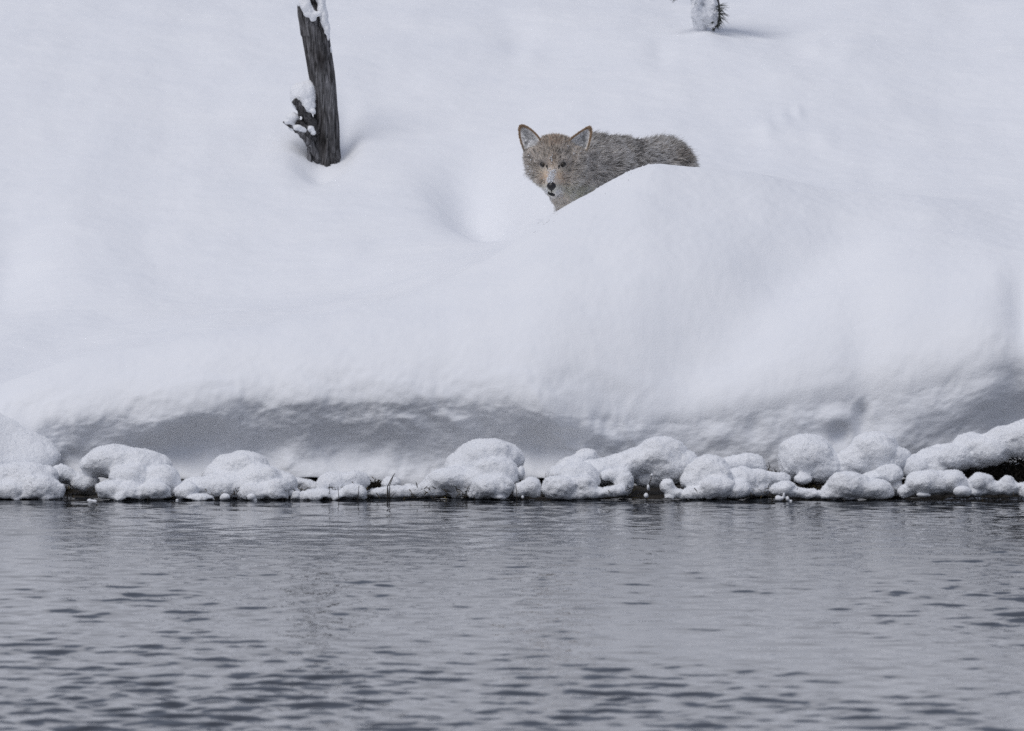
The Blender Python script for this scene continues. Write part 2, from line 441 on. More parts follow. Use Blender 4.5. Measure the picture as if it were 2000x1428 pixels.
edgef = (1 - sstep(2.45, 2.6, np.abs(WX))) * sstep(-10.6, -10.2, WY)
WZ *= edgef
idx = np.arange(WX.size).reshape(WX.shape)
F = np.stack([idx[:-1, :-1], idx[:-1, 1:], idx[1:, 1:], idx[1:, :-1]], -1).reshape(-1, 4)
water = mesh_obj('river', np.stack([WX, WY, WZ], -1).reshape(-1, 3), F, M_WATER)
tag(water, 'grey rippled river reflecting the snow bank', kind='structure')

# ------------------------------------------------------------------ snow mounds along the waterline
def frost_on(o, v, q):
    """loose powder standing off the surface: short white crystals"""
    a_ = v[q[:, 1]] - v[q[:, 0]]; b_ = v[q[:, 3]] - v[q[:, 0]]; nn_ = np.cross(a_, b_); ar = np.linalg.norm(nn_, axis=1); nn_ = nn_ / np.maximum(ar, 1e-12)[:, None]
    vis = ar * (nn_[:, 1] < .5) * (nn_[:, 2] > -.6)
    m_ = int(np.clip(vis.sum() * 48000, 300, 9000)); pk = rng.choice(len(q), m_, p=vis / vis.sum()); uv_ = rng.random((m_, 2))
    p0_ = v[q[pk, 0]] + a_[pk] * uv_[:, :1] + b_[pk] * uv_[:, 1:]
    d_ = nrm(nn_[pk] + rng.normal(0, .65, (m_, 3)) + np.array([0, 0, .25])); L_ = rng.uniform(.001, .0034, m_)
    pos = np.stack([p0_, p0_ + d_ * L_[:, None] * .5, p0_ + d_ * L_[:, None]], 1)
    cur = bpy.data.hair_curves.new('frost'); cur.add_curves([3] * m_)
    cur.attributes['position'].data.foreach_set('vector', pos.astype(np.float32).ravel())
    ra = cur.attributes.get('radius') or cur.attributes.new('radius', 'FLOAT', 'POINT')
    ra.data.foreach_set('value', np.tile(np.array([.0005, .0005, .0003], np.float32), m_))
    cur.materials.append(M_CRYSTAL); c_ = bpy.data.objects.new('frost', cur); COL.objects.link(c_); c_.parent = o; c_['kind'] = 'stuff'

def mound(name, label, lobes, h=0.0048, k=0.016, amp=1.0, group='snow mounds along the waterline', cat='snow mound', parent=None, zmin=None, mat=None):
    """lobes: (px, py, rx, ry, depth[, depth radius]) in photo pixels at that depth"""
    C, R = [], []
    for lb in lobes:
        px, py, rx, ry, y = lb[:5]; s = (y + 38) / FPX
        py = py + (8 if zmin is not None else 0); C.append(P(px, py, y)); R.append((rx * s, (lb[5] if len(lb) > 5 else max(min(rx, ry * 1.5), ry)) * s, ry * s))
    if zmin is not None and k < .05:                        # small secondary knobs so that no lobe is a clean ellipsoid
        for c_, r_ in list(zip(C, R)):
            if min(r_) < 0.02: continue
            for kk in range(5):
                th_, ph_ = rng.uniform(0, 2 * np.pi), rng.uniform(-0.5, 0.75)
                dv = np.array([math.cos(th_) * math.cos(ph_), -abs(math.sin(th_)) * math.cos(ph_), math.sin(ph_)])
                rs = rng.uniform(.30, .55) * min(r_)
                C.append(c_ + dv * np.array(r_) * 0.72); R.append((rs * 1.25, rs, rs * 0.9))
    C = np.array(C); R = np.array(R)
    lo = (C - R).min(0) - 0.02; hi = (C + R).max(0) + 0.02
    if zmin is not None: lo[2] = max(lo[2], zmin - 0.02)
    g = [np.arange(lo[i], hi[i] + h, h) for i in range(3)]
    G = np.stack(np.meshgrid(*g, indexing='ij'), -1)
    f = np.full(G.shape[:3], 1.0)
    for c, r in zip(C, R): f = smin(f, sd_ell(G, c, r), min(k, 0.9 * min(r)) if k < .05 else k)
    f = f - amp * (0.0050 * fbm(G * 20 + 3, 2) + 0.0030 * perlin(G * 75) + 0.0026 * perlin(G * 140 + 2)) * (1 if k < .05 else .5)
    if zmin is not None: f = np.maximum(f, zmin + 0.012 * perlin(G * 30 + 40) - G[..., 2])
    f[0] = f[-1] = 1; f[:, 0] = f[:, -1] = 1; f[:, :, 0] = f[:, :, -1] = 1
    v, q = surface_nets(f, lo, h)
    o = mesh_obj(name, v, q, mat or M_FLUFF, parent)
    if parent is None:
        tag(o, label, cat, group)
        frost_on(o, v, q)
    return o
F0, F1, F2, F3 = -0.02, 0.05, 0.14, 0.24
MOUNDS = [
 ('leftmost low snow mound at the waterline with a dark reed in front',
  [(50, 930, 62, 36, F1), (0, 935, 50, 36, F1), (-60, 940, 60, 40, F1), (80, 945, 38, 24, F0), (20, 950, 34, 22, F0), (33, 970, 12, 9, F0 - .03), (90, 966, 15, 11, F0 - .03), (60, 958, 20, 14, F0 - .02), (112, 950, 14, 18, F0)]),
 ('soft snow heap piled against the bank at the far left edge',
  [(-40, 822, 100, 34, F3 + .14, 90), (-100, 820, 80, 60, F3 + .12, 90), (20, 848, 62, 30, F3 + .12, 70), (60, 862, 45, 22, F3 + .10, 60), (0, 872, 66, 32, F3 + .02, 60), (85, 885, 30, 20, F3, 40), (-80, 870, 70, 60, F2 + .05), (20, 898, 74, 22, F2 + .04)]),
 ('snow saddle bridging the gap beside the arched mound at left',
  [(135, 925, 36, 13, F2), (165, 935, 28, 18, F2), (120, 915, 24, 14, F2)]),
 ('big arched snow mound with knobbly lobes, second along from the left',
  [(225, 893, 58, 33, F2), (180, 905, 20, 24, F2), (275, 905, 55, 36, F2), (320, 930, 32, 30, F1), (335, 945, 20, 24, F1), (250, 925, 38, 26, F1), (205, 950, 17, 18, F0), (222, 952, 20, 20, F0), (237, 966, 15, 10, F0 - .03), (255, 955, 24, 22, F0), (300, 952, 26, 24, F0), (290, 968, 18, 11, F0), (318, 958, 16, 16, F0), (221, 975, 7, 5, F0 - .05)]),
 ('rounded snow mound beside the dark hollow, topped by a single dome',
  [(475, 908, 52, 35, F2), (440, 920, 46, 26, F2), (510, 930, 42, 30, F1), (385, 948, 42, 24, F1), (430, 945, 50, 28, F1), (365, 955, 22, 22, F0), (480, 945, 52, 28, F1), (540, 950, 22, 24, F0), (546, 966, 13, 15, F0), (555, 935, 26, 20, F1), (500, 955, 34, 18, F0)]),
 ('small flat oval snow cushion in front of the domed mound',
  [(391, 967, 27, 12, F0 - .03), (375, 968, 12, 11, F0 - .03)]),
 ('low snow shelf between the domed mound and the twin knobs',
  [(575, 935, 34, 11, F2), (605, 943, 32, 10, F2), (570, 955, 16, 12, F1), (580, 963, 10, 12, F0)]),
 ('twin snow knobs set behind a low cushion near the centre left',
  [(655, 936, 28, 22, F1), (694, 934, 23, 21, F1), (640, 943, 24, 15, F1), (672, 950, 40, 15, F1)]),
 ('wide low snow cushion at the water edge below the twin knobs',
  [(625, 963, 36, 17, F0), (655, 967, 30, 15, F0), (690, 956, 22, 19, F0), (707, 958, 10, 16, F0), (600, 965, 16, 14, F0)]),
 ('thin snow apron at the water edge with two leaning stalks',
  [(740, 955, 28, 9, F1), (780, 953, 36, 12, F1), (762, 936, 15, 15, F2), (800, 945, 14, 10, F2), (830, 952, 34, 14, F1)]),
 ('tall smooth snow hump with a sloping left flank near the centre',
  [(952, 885, 62, 36, F2), (990, 890, 30, 28, F2), (920, 905, 52, 34, F2), (880, 930, 46, 26, F1), (850, 945, 34, 18, F1), (945, 935, 48, 30, F1), (975, 920, 40, 34, F1), (900, 950, 34, 17, F1)]),
 ('lumpy snow cushion at the foot of the tall central hump',
  [(958, 943, 34, 24, F0), (935, 955, 20, 13, F0), (980, 945, 18, 24, F0), (975, 963, 13, 8, F0 - .03)]),
 ('egg-shaped snow knob right of the tall central hump',
  [(1037, 942, 18, 20, F0), (1045, 955, 12, 14, F0), (1018, 950, 16, 14, F0), (1018, 915, 8, 14, F1)]),
 ('long diagonal snow ridge climbing to a high rounded top',
  [(1290, 880, 48, 36, F2), (1255, 895, 45, 30, F2), (1215, 905, 45, 26, F2), (1170, 915, 45, 28, F2), (1130, 925, 40, 30, F1), (1300, 905, 50, 34, F2), (1340, 905, 26, 36, F2), (1275, 925, 40, 20, F2)]),
 ('snow lump peeking over the diagonal ridge',
  [(1145, 892, 24, 24, F3), (1115, 910, 30, 26, F2 + .05), (1090, 925, 26, 24, F2)]),
 ('curled snow cushion with a shadowed hollow below the diagonal ridge',
  [(1092, 945, 33, 25, F0), (1140, 938, 22, 17, F0), (1150, 956, 28, 14, F0), (1180, 954, 26, 10, F0), (1205, 951, 20, 11, F0), (1218, 935, 18, 30, F1), (1125, 958, 26, 12, F0), (1200, 920, 26, 14, F1)]),
 ('broad bright snow mound right of the small dark cavity',
  [(1385, 922, 44, 42, F1), (1360, 935, 26, 26, F1), (1400, 945, 36, 24, F0), (1375, 955, 36, 15, F0), (1345, 958, 20, 12, F0)]),
 ('small round snow ball below the small dark cavity',
  [(1303, 942, 14, 15, F0), (1320, 955, 18, 10, F0), (1306, 963, 8, 8, F0 - .02)]),
 ('short rounded snow cap behind the bright broad mound',
  [(1458, 897, 34, 20, F2), (1430, 900, 24, 18, F2), (1475, 905, 20, 18, F2)]),
 ('bent snow roll sloping down to the right at the waterline',
  [(1450, 930, 32, 26, F1), (1440, 950, 28, 17, F0), (1475, 945, 30, 18, F1), (1505, 926, 24, 11, F1), (1530, 929, 14, 11, F1), (1480, 925, 26, 16, F1)]),
 ('flat snow tongue behind the snowy twig in the water',
  [(1528, 948, 24, 15, F0), (1560, 954, 26, 10, F0), (1590, 958, 24, 10, F0), (1540, 940, 14, 10, F0)]),
 ('large round snow boulder with a small hanging lump, right half',
  [(1575, 882, 54, 42, F2), (1600, 905, 50, 34, F2), (1555, 900, 36, 36, F2), (1570, 928, 18, 11, F1), (1620, 900, 34, 24, F2)]),
 ('double-peaked snow hump leaning on the large round boulder',
  [(1705, 872, 45, 38, F2), (1670, 895, 45, 28, F2), (1740, 895, 34, 34, F2), (1640, 915, 40, 24, F2), (1715, 915, 40, 22, F2)]),
 ('rounded low snow mound at the water edge below the double hump',
  [(1655, 940, 42, 27, F0), (1700, 947, 40, 21, F0), (1620, 958, 22, 14, F0), (1640, 955, 36, 16, F0), (1725, 955, 20, 13, F0)]),
 ('small snow shoulder tucked between two mounds on the right',
  [(1735, 918, 24, 20, F1), (1705, 925, 22, 12, F1), (1750, 945, 14, 16, F1)]),
 ('long snow ridge rising to the right edge above the dark roots',
  [(1785, 905, 34, 24, F2), (1825, 895, 40, 30, F2 + .03), (1870, 885, 34, 26, F2 - .02), (1900, 866, 42, 28, F2 + .03), (1935, 874, 36, 28, F2 - .03), (1965, 856, 48, 32, F2 + .02), (2020, 850, 60, 42, F2), (1850, 876, 26, 18, F2 + .06), (2100, 850, 70, 50, F2), (1830, 912, 40, 20, F2), (1900, 890, 44, 18, F2)]),
 ('rounded snow cushion with a tuft of dead grass beneath',
  [(1805, 935, 36, 24, F0), (1768, 952, 14, 13, F0), (1835, 935, 28, 22, F0), (1860, 932, 28, 22, F0), (1875, 942, 20, 18, F0)]),
 ('pointed snow lump in front of the dark roots at right',
  [(1915, 935, 24, 20, F0), (1905, 950, 22, 13, F0), (1940, 945, 26, 14, F0), (1972, 946, 20, 14, F0), (1965, 936, 14, 14, F0), (2010, 950, 24, 18, F0), (2060, 945, 34, 24, F0)]),
]
for lab, lobes in MOUNDS:
    mound('snow_mound', lab, lobes, zmin=0.003, k=0.07 if 'heap' in lab else 0.016)
print('mounds done')
# ------------------------------------------------------------------ dead snag on the slope
def ground_at(px, py):
    """where the line of sight at (px, py) meets the slope behind the drift"""
    ys = np.linspace(1.2, 12, 2000); p = P(px, py, ys)
    hit = np.nonzero((p[:, 2] <= H(p[:, 0], ys)) & (ys > crest(np.float64(px))[0] + 0.3))[0]
    return float(ys[hit[0]]) if len(hit) else YTOP
SY_ = ground_at(628, 306)
snag = thing('dead_snag', 'leaning grey weathered dead tree snag standing in the snow', 'snag')
def outline_tube(rows, y, n=64, sub=6, depth=0.85, ridge=1.0, jag=0.0, seed=0):
    rows = np.array(rows, float); rows = rows[np.argsort(-rows[:, 0])]
    tt = np.linspace(0, len(rows) - 1, (len(rows) - 1) * sub + 1)
    R = np.stack([np.interp(tt, np.arange(len(rows)), rows[:, i]) for i in range(3)], 1)
    ker = np.array([1, 2, 3, 2, 1.0]); ker /= ker.sum()
    for i in (1, 2):
        R[:, i] = np.convolve(np.pad(R[:, i], 2, mode='edge'), ker, 'valid')
    th = np.arange(n) / n * 2 * np.pi
    V = []
    for py, xl, xr in R:
        c = P((xl + xr) / 2, py, y); r = (xr - xl) / 2 * (y + 38) / FPX
        hgt = -py / 518.0
        q = np.stack([np.cos(th) * 2.2, np.sin(th) * 2.2, np.full(n, hgt * 2.2 + seed)], 1)
        tw = th + 0.5 * hgt                                  # grain twists slowly
        q2 = np.stack([np.cos(tw) * 9, np.sin(tw) * 9, np.full(n, hgt * 2.0 + seed)], 1)
        q3 = np.stack([np.cos(tw) * 3.5, np.sin(tw) * 3.5, np.full(n, hgt * 1.2 + seed + 40)], 1)
        rr = r * (1 + ridge * (0.07 * perlin(q) + 0.07 * perlin(q2) - 0.30 * np.maximum(0, 0.10 - np.abs(perlin(q3))) / 0.10 * 0.6))
        zz = np.zeros(n)
        V.append(np.stack([c[0] + rr * np.cos(th), c[1] - rr * depth * np.sin(th), c[2] + zz], 1))
    V = np.array(V)
    if jag:
        cut = jag * np.abs(perlin(np.stack([np.cos(th) * 3, np.sin(th) * 3, th * 0 + seed], 1))) * 2.2
        k = 14
        for i in range(k):
            V[-1 - i, :, 2] -= cut * (1 - i / k)
    nr_, nc_ = len(V), n
    V = V.reshape(-1, 3)
    F = [(i * n + j, i * n + (j + 1) % n, (i + 1) * n + (j + 1) % n, (i + 1) * n + j) for i in range(nr_ - 1) for j in range(n)]
    F = [f[::-1] for f in F]
    F.append(tuple(range((nr_ - 1) * n, nr_ * n))[::-1])
    return V, F
v, f = outline_tube([(420, 596, 672), (345, 597, 668), (315, 599, 665), (286, 604, 663), (262, 609, 663), (238, 612, 662), (205, 613, 659), (175, 608, 657), (143, 602, 654), (110, 597, 649),
                     (72, 590, 643), (68, 588, 643), (50, 586, 637), (25, 582, 630), (8, 581, 626)], SY_, n=90, jag=0.05, seed=3)
mesh_obj('trunk', v, f, M_WOOD, snag)
v, f = outline_tube([(60, 598, 632), (25, 598, 624), (0, 597, 619), (-60, 594, 614), (-140, 590, 606), (-200, 590, 597)], SY_ + 0.01, n=40, ridge=1.2, seed=9)
mesh_obj('broken_top', v, f, M_WOOD, snag)
def limb(pts, r0, r1, name='branch_stub', wob=0.10):
    p = np.array([P(a, b_, SY_ + d) for a, b_, d in pts])
    tt = np.linspace(0, len(p) - 1, 4 * len(p)); p = np.stack([np.interp(tt, np.arange(len(p)), p[:, i]) for i in range(3)], 1)
    r = np.linspace(r0, r1, len(p)); v, f = tube(p, r, 10, wob); return mesh_obj(name, v, f, M_WOOD, snag)
limb([(616, 262, -.02), (606, 240, -.03), (594, 220, -.04), (583, 205, -.05), (574, 196, -.055)], 0.026, 0.012, wob=.2)
limb([(612, 275, -.03), (600, 255, -.05), (588, 243, -.06), (579, 239, -.065)], 0.022, 0.010, wob=.2)
limb([(622, 315, -.04), (610, 290, -.06), (600, 274, -.08), (588, 262, -.09), (570, 249, -.10), (553, 238, -.11)], 0.018, 0.003, wob=.15)
limb([(606, 330, -.05), (604, 305, -.055), (603, 285, -.05)], 0.012, 0.006)
limb([(640, 330, -.055), (636, 300, -.05), (640, 270, -.045)], 0.014, 0.006)
def snag_snow(lobes, k=0.02, h=0.004):
    o = mound('snow_cap', None, [(a, b_, c, d, SY_ + e) for a, b_, c, d, e in lobes], h=h, k=k, amp=0.8, parent=snag); return o
snag_snow([(592, 190, 24, 30, .0), (600, 208, 16, 16, -.03), (580, 182, 12, 18, .02), (606, 178, 12, 22, .0), (612, 218, 6, 6, -.05)])
snag_snow([(577, 250, 14, 6, -.09), (563, 238, 9, 6, -.10), (588, 256, 10, 6, -.08), (572, 232, 14, 12, -.03)])
snag_snow([(607, 252, 7, 6, -.07), (612, 260, 5, 5, -.075)])
snag_snow([(598, 12, 10, 14, -.045), (592, 3, 9, 10, -.04), (603, 28, 9, 7, -.055), (612, 35, 7, 7, -.055), (620, 28, 9, 5, -.055), (596, -10, 12, 12, -.04), (606, 22, 8, 8, -.05)], k=0.01, h=0.003)
snag_snow([(628, 12, 9, 22, -.02), (633, 35, 8, 18, -.03), (638, 55, 6, 13, -.03), (641, 72, 3, 8, -.03), (622, -15, 10, 20, -.02), (646, 95, 2.5, 9, .0)], k=0.01, h=0.003)

# ------------------------------------------------------------------ snow laden pine sapling at the top edge
PYD = ground_at(1385, 58) + 0.02
pine = thing('pine_sapling', 'young pine weighed down with snow at the top edge, needles showing', 'pine sapling')
def at(px, py, d): return P(px, py, PYD + d)
tp = np.array([at(1392, 90, .05), at(1392, 20, .05), at(1396, -60, .05), at(1393, -160, .06), at(1394, -260, .06)])
v, f = tube(np.concatenate([np.linspace(tp[i], tp[i + 1], 5) for i in range(4)]), np.linspace(0.013, 0.003, 20), 8, 0.05); mesh_obj('trunk', v, f, M_BARK, pine)
def needles(centers, dirs, n, L, name='needle_tuft', parent=pine):
    V, F = [], []
    for c, d in zip(centers, dirs):
        d = nrm(np.array(d, float))
        for i in range(n):
            dd = nrm(d + rng.normal(0, 0.42, 3)); l = L * rng.uniform(0.7, 1.1)
            s = nrm(np.cross(dd, rng.normal(size=3))) * 0.0014
            mid = c + dd * l * 0.5 + np.array([0, 0, 0.08 * l]); tip = c + dd * l
            o = len(V); s2 = np.cross(dd, s)
            V += [c + s, c - s * 0.5 + s2 * 0.8, c - s * 0.5 - s2 * 0.8, mid + s, mid - s * 0.5 + s2 * 0.8, mid - s * 0.5 - s2 * 0.8, tip]
            for a in range(3):
                b_ = (a + 1) % 3; F += [(o + a, o + b_, o + 3 + b_, o + 3 + a), (o + 3 + a, o + 3 + b_, o + 6)]
    return mesh_obj(name, np.array(V), F, M_NEEDLE, parent)
def bough(pts, r0):
    p = np.array([at(*q_) for q_ in pts]); tt = np.linspace(0, len(p) - 1, 10)
    p = np.stack([np.interp(tt, np.arange(len(p)), p[:, i]) for i in range(3)], 1)
    v, f = tube(p, np.linspace(r0, r0 * 0.4, 10), 6, 0.05); return p, mesh_obj('bough', v, f, M_BARK, pine)
p, bo = bough([(1394, -20, .04), (1402, 0, -.02), (1406, 22, -.05), (1403, 44, -.07), (1394, 60, -.08)], 0.006)
needles([at(1400, 12, -.09), at(1401, 18, -.095), at(1403, 26, -.10), at(1404, 34, -.10)], [(1, -.4, -.35), (1, -.5, -.5), (.9, -.3, -.6), (.7, -.5, -.8)], 12, 0.055, parent=bo)
needles([at(1404, 42, -.10), at(1400, 50, -.105)], [(.3, -.5, -1), (.2, -.5, -.9)], 13, 0.024, parent=bo)
needles([at(1394, 56, -.11), at(1393, 43, -.115)], [(-.3, -.5, -.7), (-.5, -.6, -.5)], 12, 0.016, parent=bo)
p, bo = bough([(1392, -60, .04), (1370, -30, -.03), (1345, -14, -.06), (1322, -6, -.08)], 0.006)
needles([p[5], p[7], p[9], p[9]], [(-.5, -.4, -.9), (-.8, -.4, -.6), (-1, -.3, -.3), (-.7, -.2, -.7)], 12, 0.03, parent=bo)
p, bo = bough([(1394, -60, .04), (1415, -35, -.03), (1440, -18, -.05), (1455, -12, -.06)], 0.006)
needles([p[5], p[7], p[9]], [(.5, -.4, -.9), (.7, -.4, -.4), (1, -.3, -.3)], 12, 0.03, parent=bo)
p, bo = bough([(1393, -20, .04), (1385, -6, -.03), (1372, 0, -.06)], 0.004)
needles([p[6], p[9]], [(-.3, -.6, -.5), (.2, -.6, .1)], 9, 0.022, parent=bo)
mound('snow_load', None, [(1362, -10, 11, 40, PYD - .06), (1360, 12, 8, 26, PYD - .07), (1384, 14, 17, 26, PYD - .05), (1374, 36, 18, 20, PYD - .05), (1392, 40, 12, 16, PYD - .06), (1395, -30, 26, 30, PYD - .04), (1370, 52, 13, 12, PYD - .04), (1378, 24, 9, 9, PYD - .09), (1368, 20, 7, 8, PYD - .09), (1388, 30, 7, 8, PYD - .09)], h=0.0045, k=0.012, amp=2.2, parent=pine)
mound('snow_load', None, [(1330, -30, 26, 16, PYD - .06), (1350, -38, 24, 18, PYD - .04), (1445, -34, 30, 15, PYD - .05), (1420, -45, 24, 20, PYD - .03), (1392, -90, 30, 30, PYD), (1394, -160, 20, 30, PYD + .03)], h=0.006, k=0.02, parent=pine)

# ------------------------------------------------------------------ coyote
coy = thing('coyote', 'grey-brown coyote staring out from behind the snow drift', 'coyote')
EY = 2.06
E = P(1080, 321, EY); S = (EY + 38) / FPX                    # metres per photo pixel at the eyes
def C(px, py, d):                                            # point of the animal at depth d behind its eyes
    return P(px, py, EY + d)
prim_head = [('e', C(1082, 312, .060), (.062, .080, .062)), ('e', C(1083, 288, .085), (.066, .060, .040)), ('e', C(1040, 304, .065), (.028, .04, .028)), ('e', C(1128, 304, .07), (.030, .045, .030)),
             ('e', C(1050, 322, .065), (.033, .050, .042)), ('e', C(1120, 323, .065), (.037, .052, .044)),
             ('e', C(1061, 342, .048), (.033, .045, .038)), ('e', C(1106, 346, .050), (.040, .048, .042)),
             ('c', C(1081, 330, .010), C(1077, 358, -.082), .040, .0195), ('e', C(1077, 371, -.060), (.021, .032, .015)),
             ('c', C(1080, 360, .02), C(1079, 378, -.050), .036, .014), ('e', C(1062, 311, .008), (.022, .028, .013)), ('e', C(1099, 311, .008), (.022, .028, .013)),
             ('e', C(1098, 378, .075), (.042, .058, .045))]
prim_body = [('c', C(1095, 325, .12), C(1165, 340, .30), .085, .115), ('e', C(1130, 392, .17), (.070, .09, .085)),
             ('e', C(1160, 335, .32), (.105, .13, .115)), ('c', C(1165, 338, .32), C(1212, 340, .46), .115, .115),
             ('e', C(1293, 336, .66), (.108, .14, .110)), ('c', C(1205, 338, .44), C(1285, 342, .64), .112, .108), ('e', C(1316, 362, .72), (.090, .11, .090)),
             ('c', C(1130, 400, .22), C(1125, 600, .18), .05, .02), ('c', C(1200, 400, .36), C(1195, 600, .32), .05, .02),
             ('c', C(1290, 400, .62), C(1280, 600, .56), .06, .022), ('c', C(1340, 400, .78), C(1335, 600, .76), .06, .022),
             ('c', C(1345, 360, .82), C(1392, 560, .98), .035, .045)]
allp = prim_head + prim_body
lo = np.array([E[0] - .14, E[1] - .16, E[2] - .52]); hi = np.array([E[0] + .62, E[1] + 1.10, E[2] + .16]); hh = 0.0065
G = np.stack(np.meshgrid(*[np.arange(lo[i], hi[i], hh) for i in range(3)], indexing='ij'), -1).astype(np.float32)
f = np.full(G.shape[:3], 1.0, np.float32)
for i, pr in enumerate(allp):
    d = sd_ell(G, pr[1], pr[2]) if pr[0] == 'e' else sd_cap(G, *pr[1:])
    f = smin(f, d, 0.018 if i < len(prim_head) else 0.035)
f[0] = f[-1] = 1; f[:, 0] = f[:, -1] = 1; f[:, :, 0] = f[:, :, -1] = 1
SDF = f
bv, bq = surface_nets(f, lo, hh)
gx, gy, gz = np.gradient(f, hh)
ii = np.clip(np.round((bv - lo) / hh).astype(int), 0, np.array(f.shape) - 1)
bn = nrm(np.stack([gx[ii[:, 0], ii[:, 1], ii[:, 2]], gy[ii[:, 0], ii[:, 1], ii[:, 2]], gz[ii[:, 0], ii[:, 1], ii[:, 2]]], 1))

def uv_of(p):                                               # animal's own layout: pixels of the head plane
    return PX(p)
def mixc(a, b_, t): return a + (b_ - a) * t[:, None]
def blob(u, v, cu, cv, ru, rv): return np.exp(-((u - cu) / ru) ** 2 - ((v - cv) / rv) ** 2)
FURGAIN = 2.9
def fur_tone(p):
    """mean coat colour, share of dark hairs, hair length, lift"""
    u, v = uv_of(p); d = p[:, 1] - E[1]; n = len(p)
    c = np.tile(np.array([0.285, 0.266, 0.246]), (n, 1)); dark = np.full(n, 0.38); L = np.full(n, 0.034); lift = np.full(n, 0.30)
    head = sstep(.15, .085, d) if False else 1 - sstep(.085, .15, d)
    hc = np.tile(np.array([0.270, 0.245, 0.220]), (n, 1)); hd = np.full(n, 0.27); hl = np.full(n, 0.015); hlift = np.full(n, 0.32)
    t = blob(u, v, 1085, 272, 32, 17); hc = mixc(hc, np.array([.205, .162, .132]), t * 0.9)       # rusty crown
    for cu in (1061, 1098):
        t = blob(u, v, 1066 if cu < 1080 else 1093, 344, 8.5, 13); hc = mixc(hc, np.array([.285, .215, .155]), np.clip(t * .8, 0, 1)); hd = hd * (1 - .6 * t)
    t = blob(u, v, 1079, 318, 9, 16); hc = mixc(hc, np.array([.25, .205, .165]), t * .8)
    t = blob(u, v, 1082, 300, 46, 13); hc = hc * (1 - .22 * t[:, None]); hd = hd + .10 * t
    t = sstep(345, 372, v); hc = mixc(hc, np.array([.34, .295, .245]), t * .9); hd = hd * (1 - .75 * t)                # pale lower cheeks
    t = np.clip(blob(u, v, 1091, 376, 10, 10) + blob(u, v, 1064, 373, 8, 9) + blob(u, v, 1078, 386, 12, 6), 0, 1); hc = mixc(hc, np.array([.30, .295, .29]), t); hd = hd * (1 - t)
    for cu in (1061, 1099):
        t = blob(u, v, cu, 331, 11, 5); hc = mixc(hc, np.array([.28, .25, .21]), t * .8); hd = hd * (1 - .5 * t)
        t = blob(u, v, cu, 320.5, 10, 6.5); hc = mixc(hc, np.array([.02, .016, .014]), np.clip(t * .8, 0, .7))
    t = blob(u, v, 1122, 358, 13, 20) + blob(u, v, 1044, 356, 9, 14); hc = mixc(hc, np.array([.31, .282, .245]), np.clip(t * .8, 0, 1)); hd = hd * (1 - .5 * np.clip(t, 0, 1))
    face = np.exp(-((u - 1079) / 30) ** 2 - ((v - 345) / 38) ** 2); hl = hl * (1 - .35 * face)
    muz = np.clip(1 - (d + .085) / .085, 0, 1); hl = hl * (1 - .72 * muz); hlift = hlift * (1 - .45 * muz)
    cheek = np.clip(blob(u, v, 1035, 345, 14, 26) + blob(u, v, 1132, 350, 16, 28), 0, 1); hl = hl + .023 * cheek
    hl = hl + 0.006 * blob(u, v, 1085, 270, 40, 10)
    hl = hl * (1 - .72 * np.clip(blob(u, v, 1061, 323, 13, 11) + blob(u, v, 1099, 323, 13, 11), 0, 1))
    hl = hl * (1 - .5 * np.clip(blob(u, v, 1040, 292, 12, 12) + blob(u, v, 1125, 292, 14, 12), 0, 1))
    hc = hc * FURGAIN
    c = c * FURGAIN; c = mixc(c, hc, head); dark = dark * (1 - head) + hd * head; L = L * (1 - head) + hl * head; lift = lift * (1 - head) + hlift * head
    body = 1 - head
    t = blob(u, v, 1095, 402, 22, 22) * (d < .3); c = mixc(c, np.array([.80, .74, .66]), np.clip(t * 1.1, 0, 1)); dark = dark * (1 - .8 * t)
    t = blob(u, v, 1120, 392, 20, 16) * body; c = mixc(c, np.array([.40, .33, .26]), t * .7)
    t = np.exp(-((u - 1243 - (v - 300) * .05) / 8) ** 2) * sstep(.3, .4, d) * (1 - .6 * sstep(285, 320, v)); c = mixc(c, np.array([.20, .19, .185]), t * .7); dark = np.clip(dark + .25 * t, 0, .85)
    t = np.exp(-((u - 1222 - (v - 320) * .15) / 8) ** 2) * sstep(.2, .35, d) * sstep(285, 310, v); c = mixc(c, np.array([.66, .64, .62]), t * .8); dark = dark * (1 - .6 * t)
    t = blob(u, v, 1285, 312, 26, 18) * sstep(.4, .5, d); c = mixc(c, np.array([.66, .64, .62]), t * .75); dark = dark * (1 - .5 * t)
    t = blob(u, v, 1335, 295, 28, 26) * sstep(.4, .5, d); c = mixc(c, np.array([.26, .225, .195]), t * .7)
    t = sstep(.5, .6, d); L = L + .006 * t; lift = lift + .02 * t
    t = np.exp(-((v - 268) / 9) ** 2) * body; c = mixc(c, np.array([.24, .225, .21]), t * .5)
    return np.clip(c * np.array([1.0, 1.0, 1.0]), 0, .86), dark, L, lift, head
def flow(p, nn, head):
    """lie of the coat"""
    away = nrm(p - C(1077, 350, -.12)); hd = away + np.array([0, 0, .05])
    ax = nrm(np.array([[.42, .62, -.02]])); bd = np.broadcast_to(ax, p.shape) + np.array([0, 0, -.45]) * sstep(.02, -.12, p[:, 2:3] - E[2])
    u, v = uv_of(p)
    rump = sstep(.5, .62, p[:, 1] - E[1])[:, None]; bd = bd + rump * np.array([.5, 0, .15])
    d = hd * head[:, None] + bd * (1 - head[:, None]); d = d - nn * (d * nn).sum(1, keepdims=True)
    return nrm(d)
tone, dk, _, _, _ = fur_tone(bv)
body = mesh_obj('body', bv, bq, M_SKIN, coy)
set_tint(body, tone * (1 - dk[:, None] * .5) * 0.8)

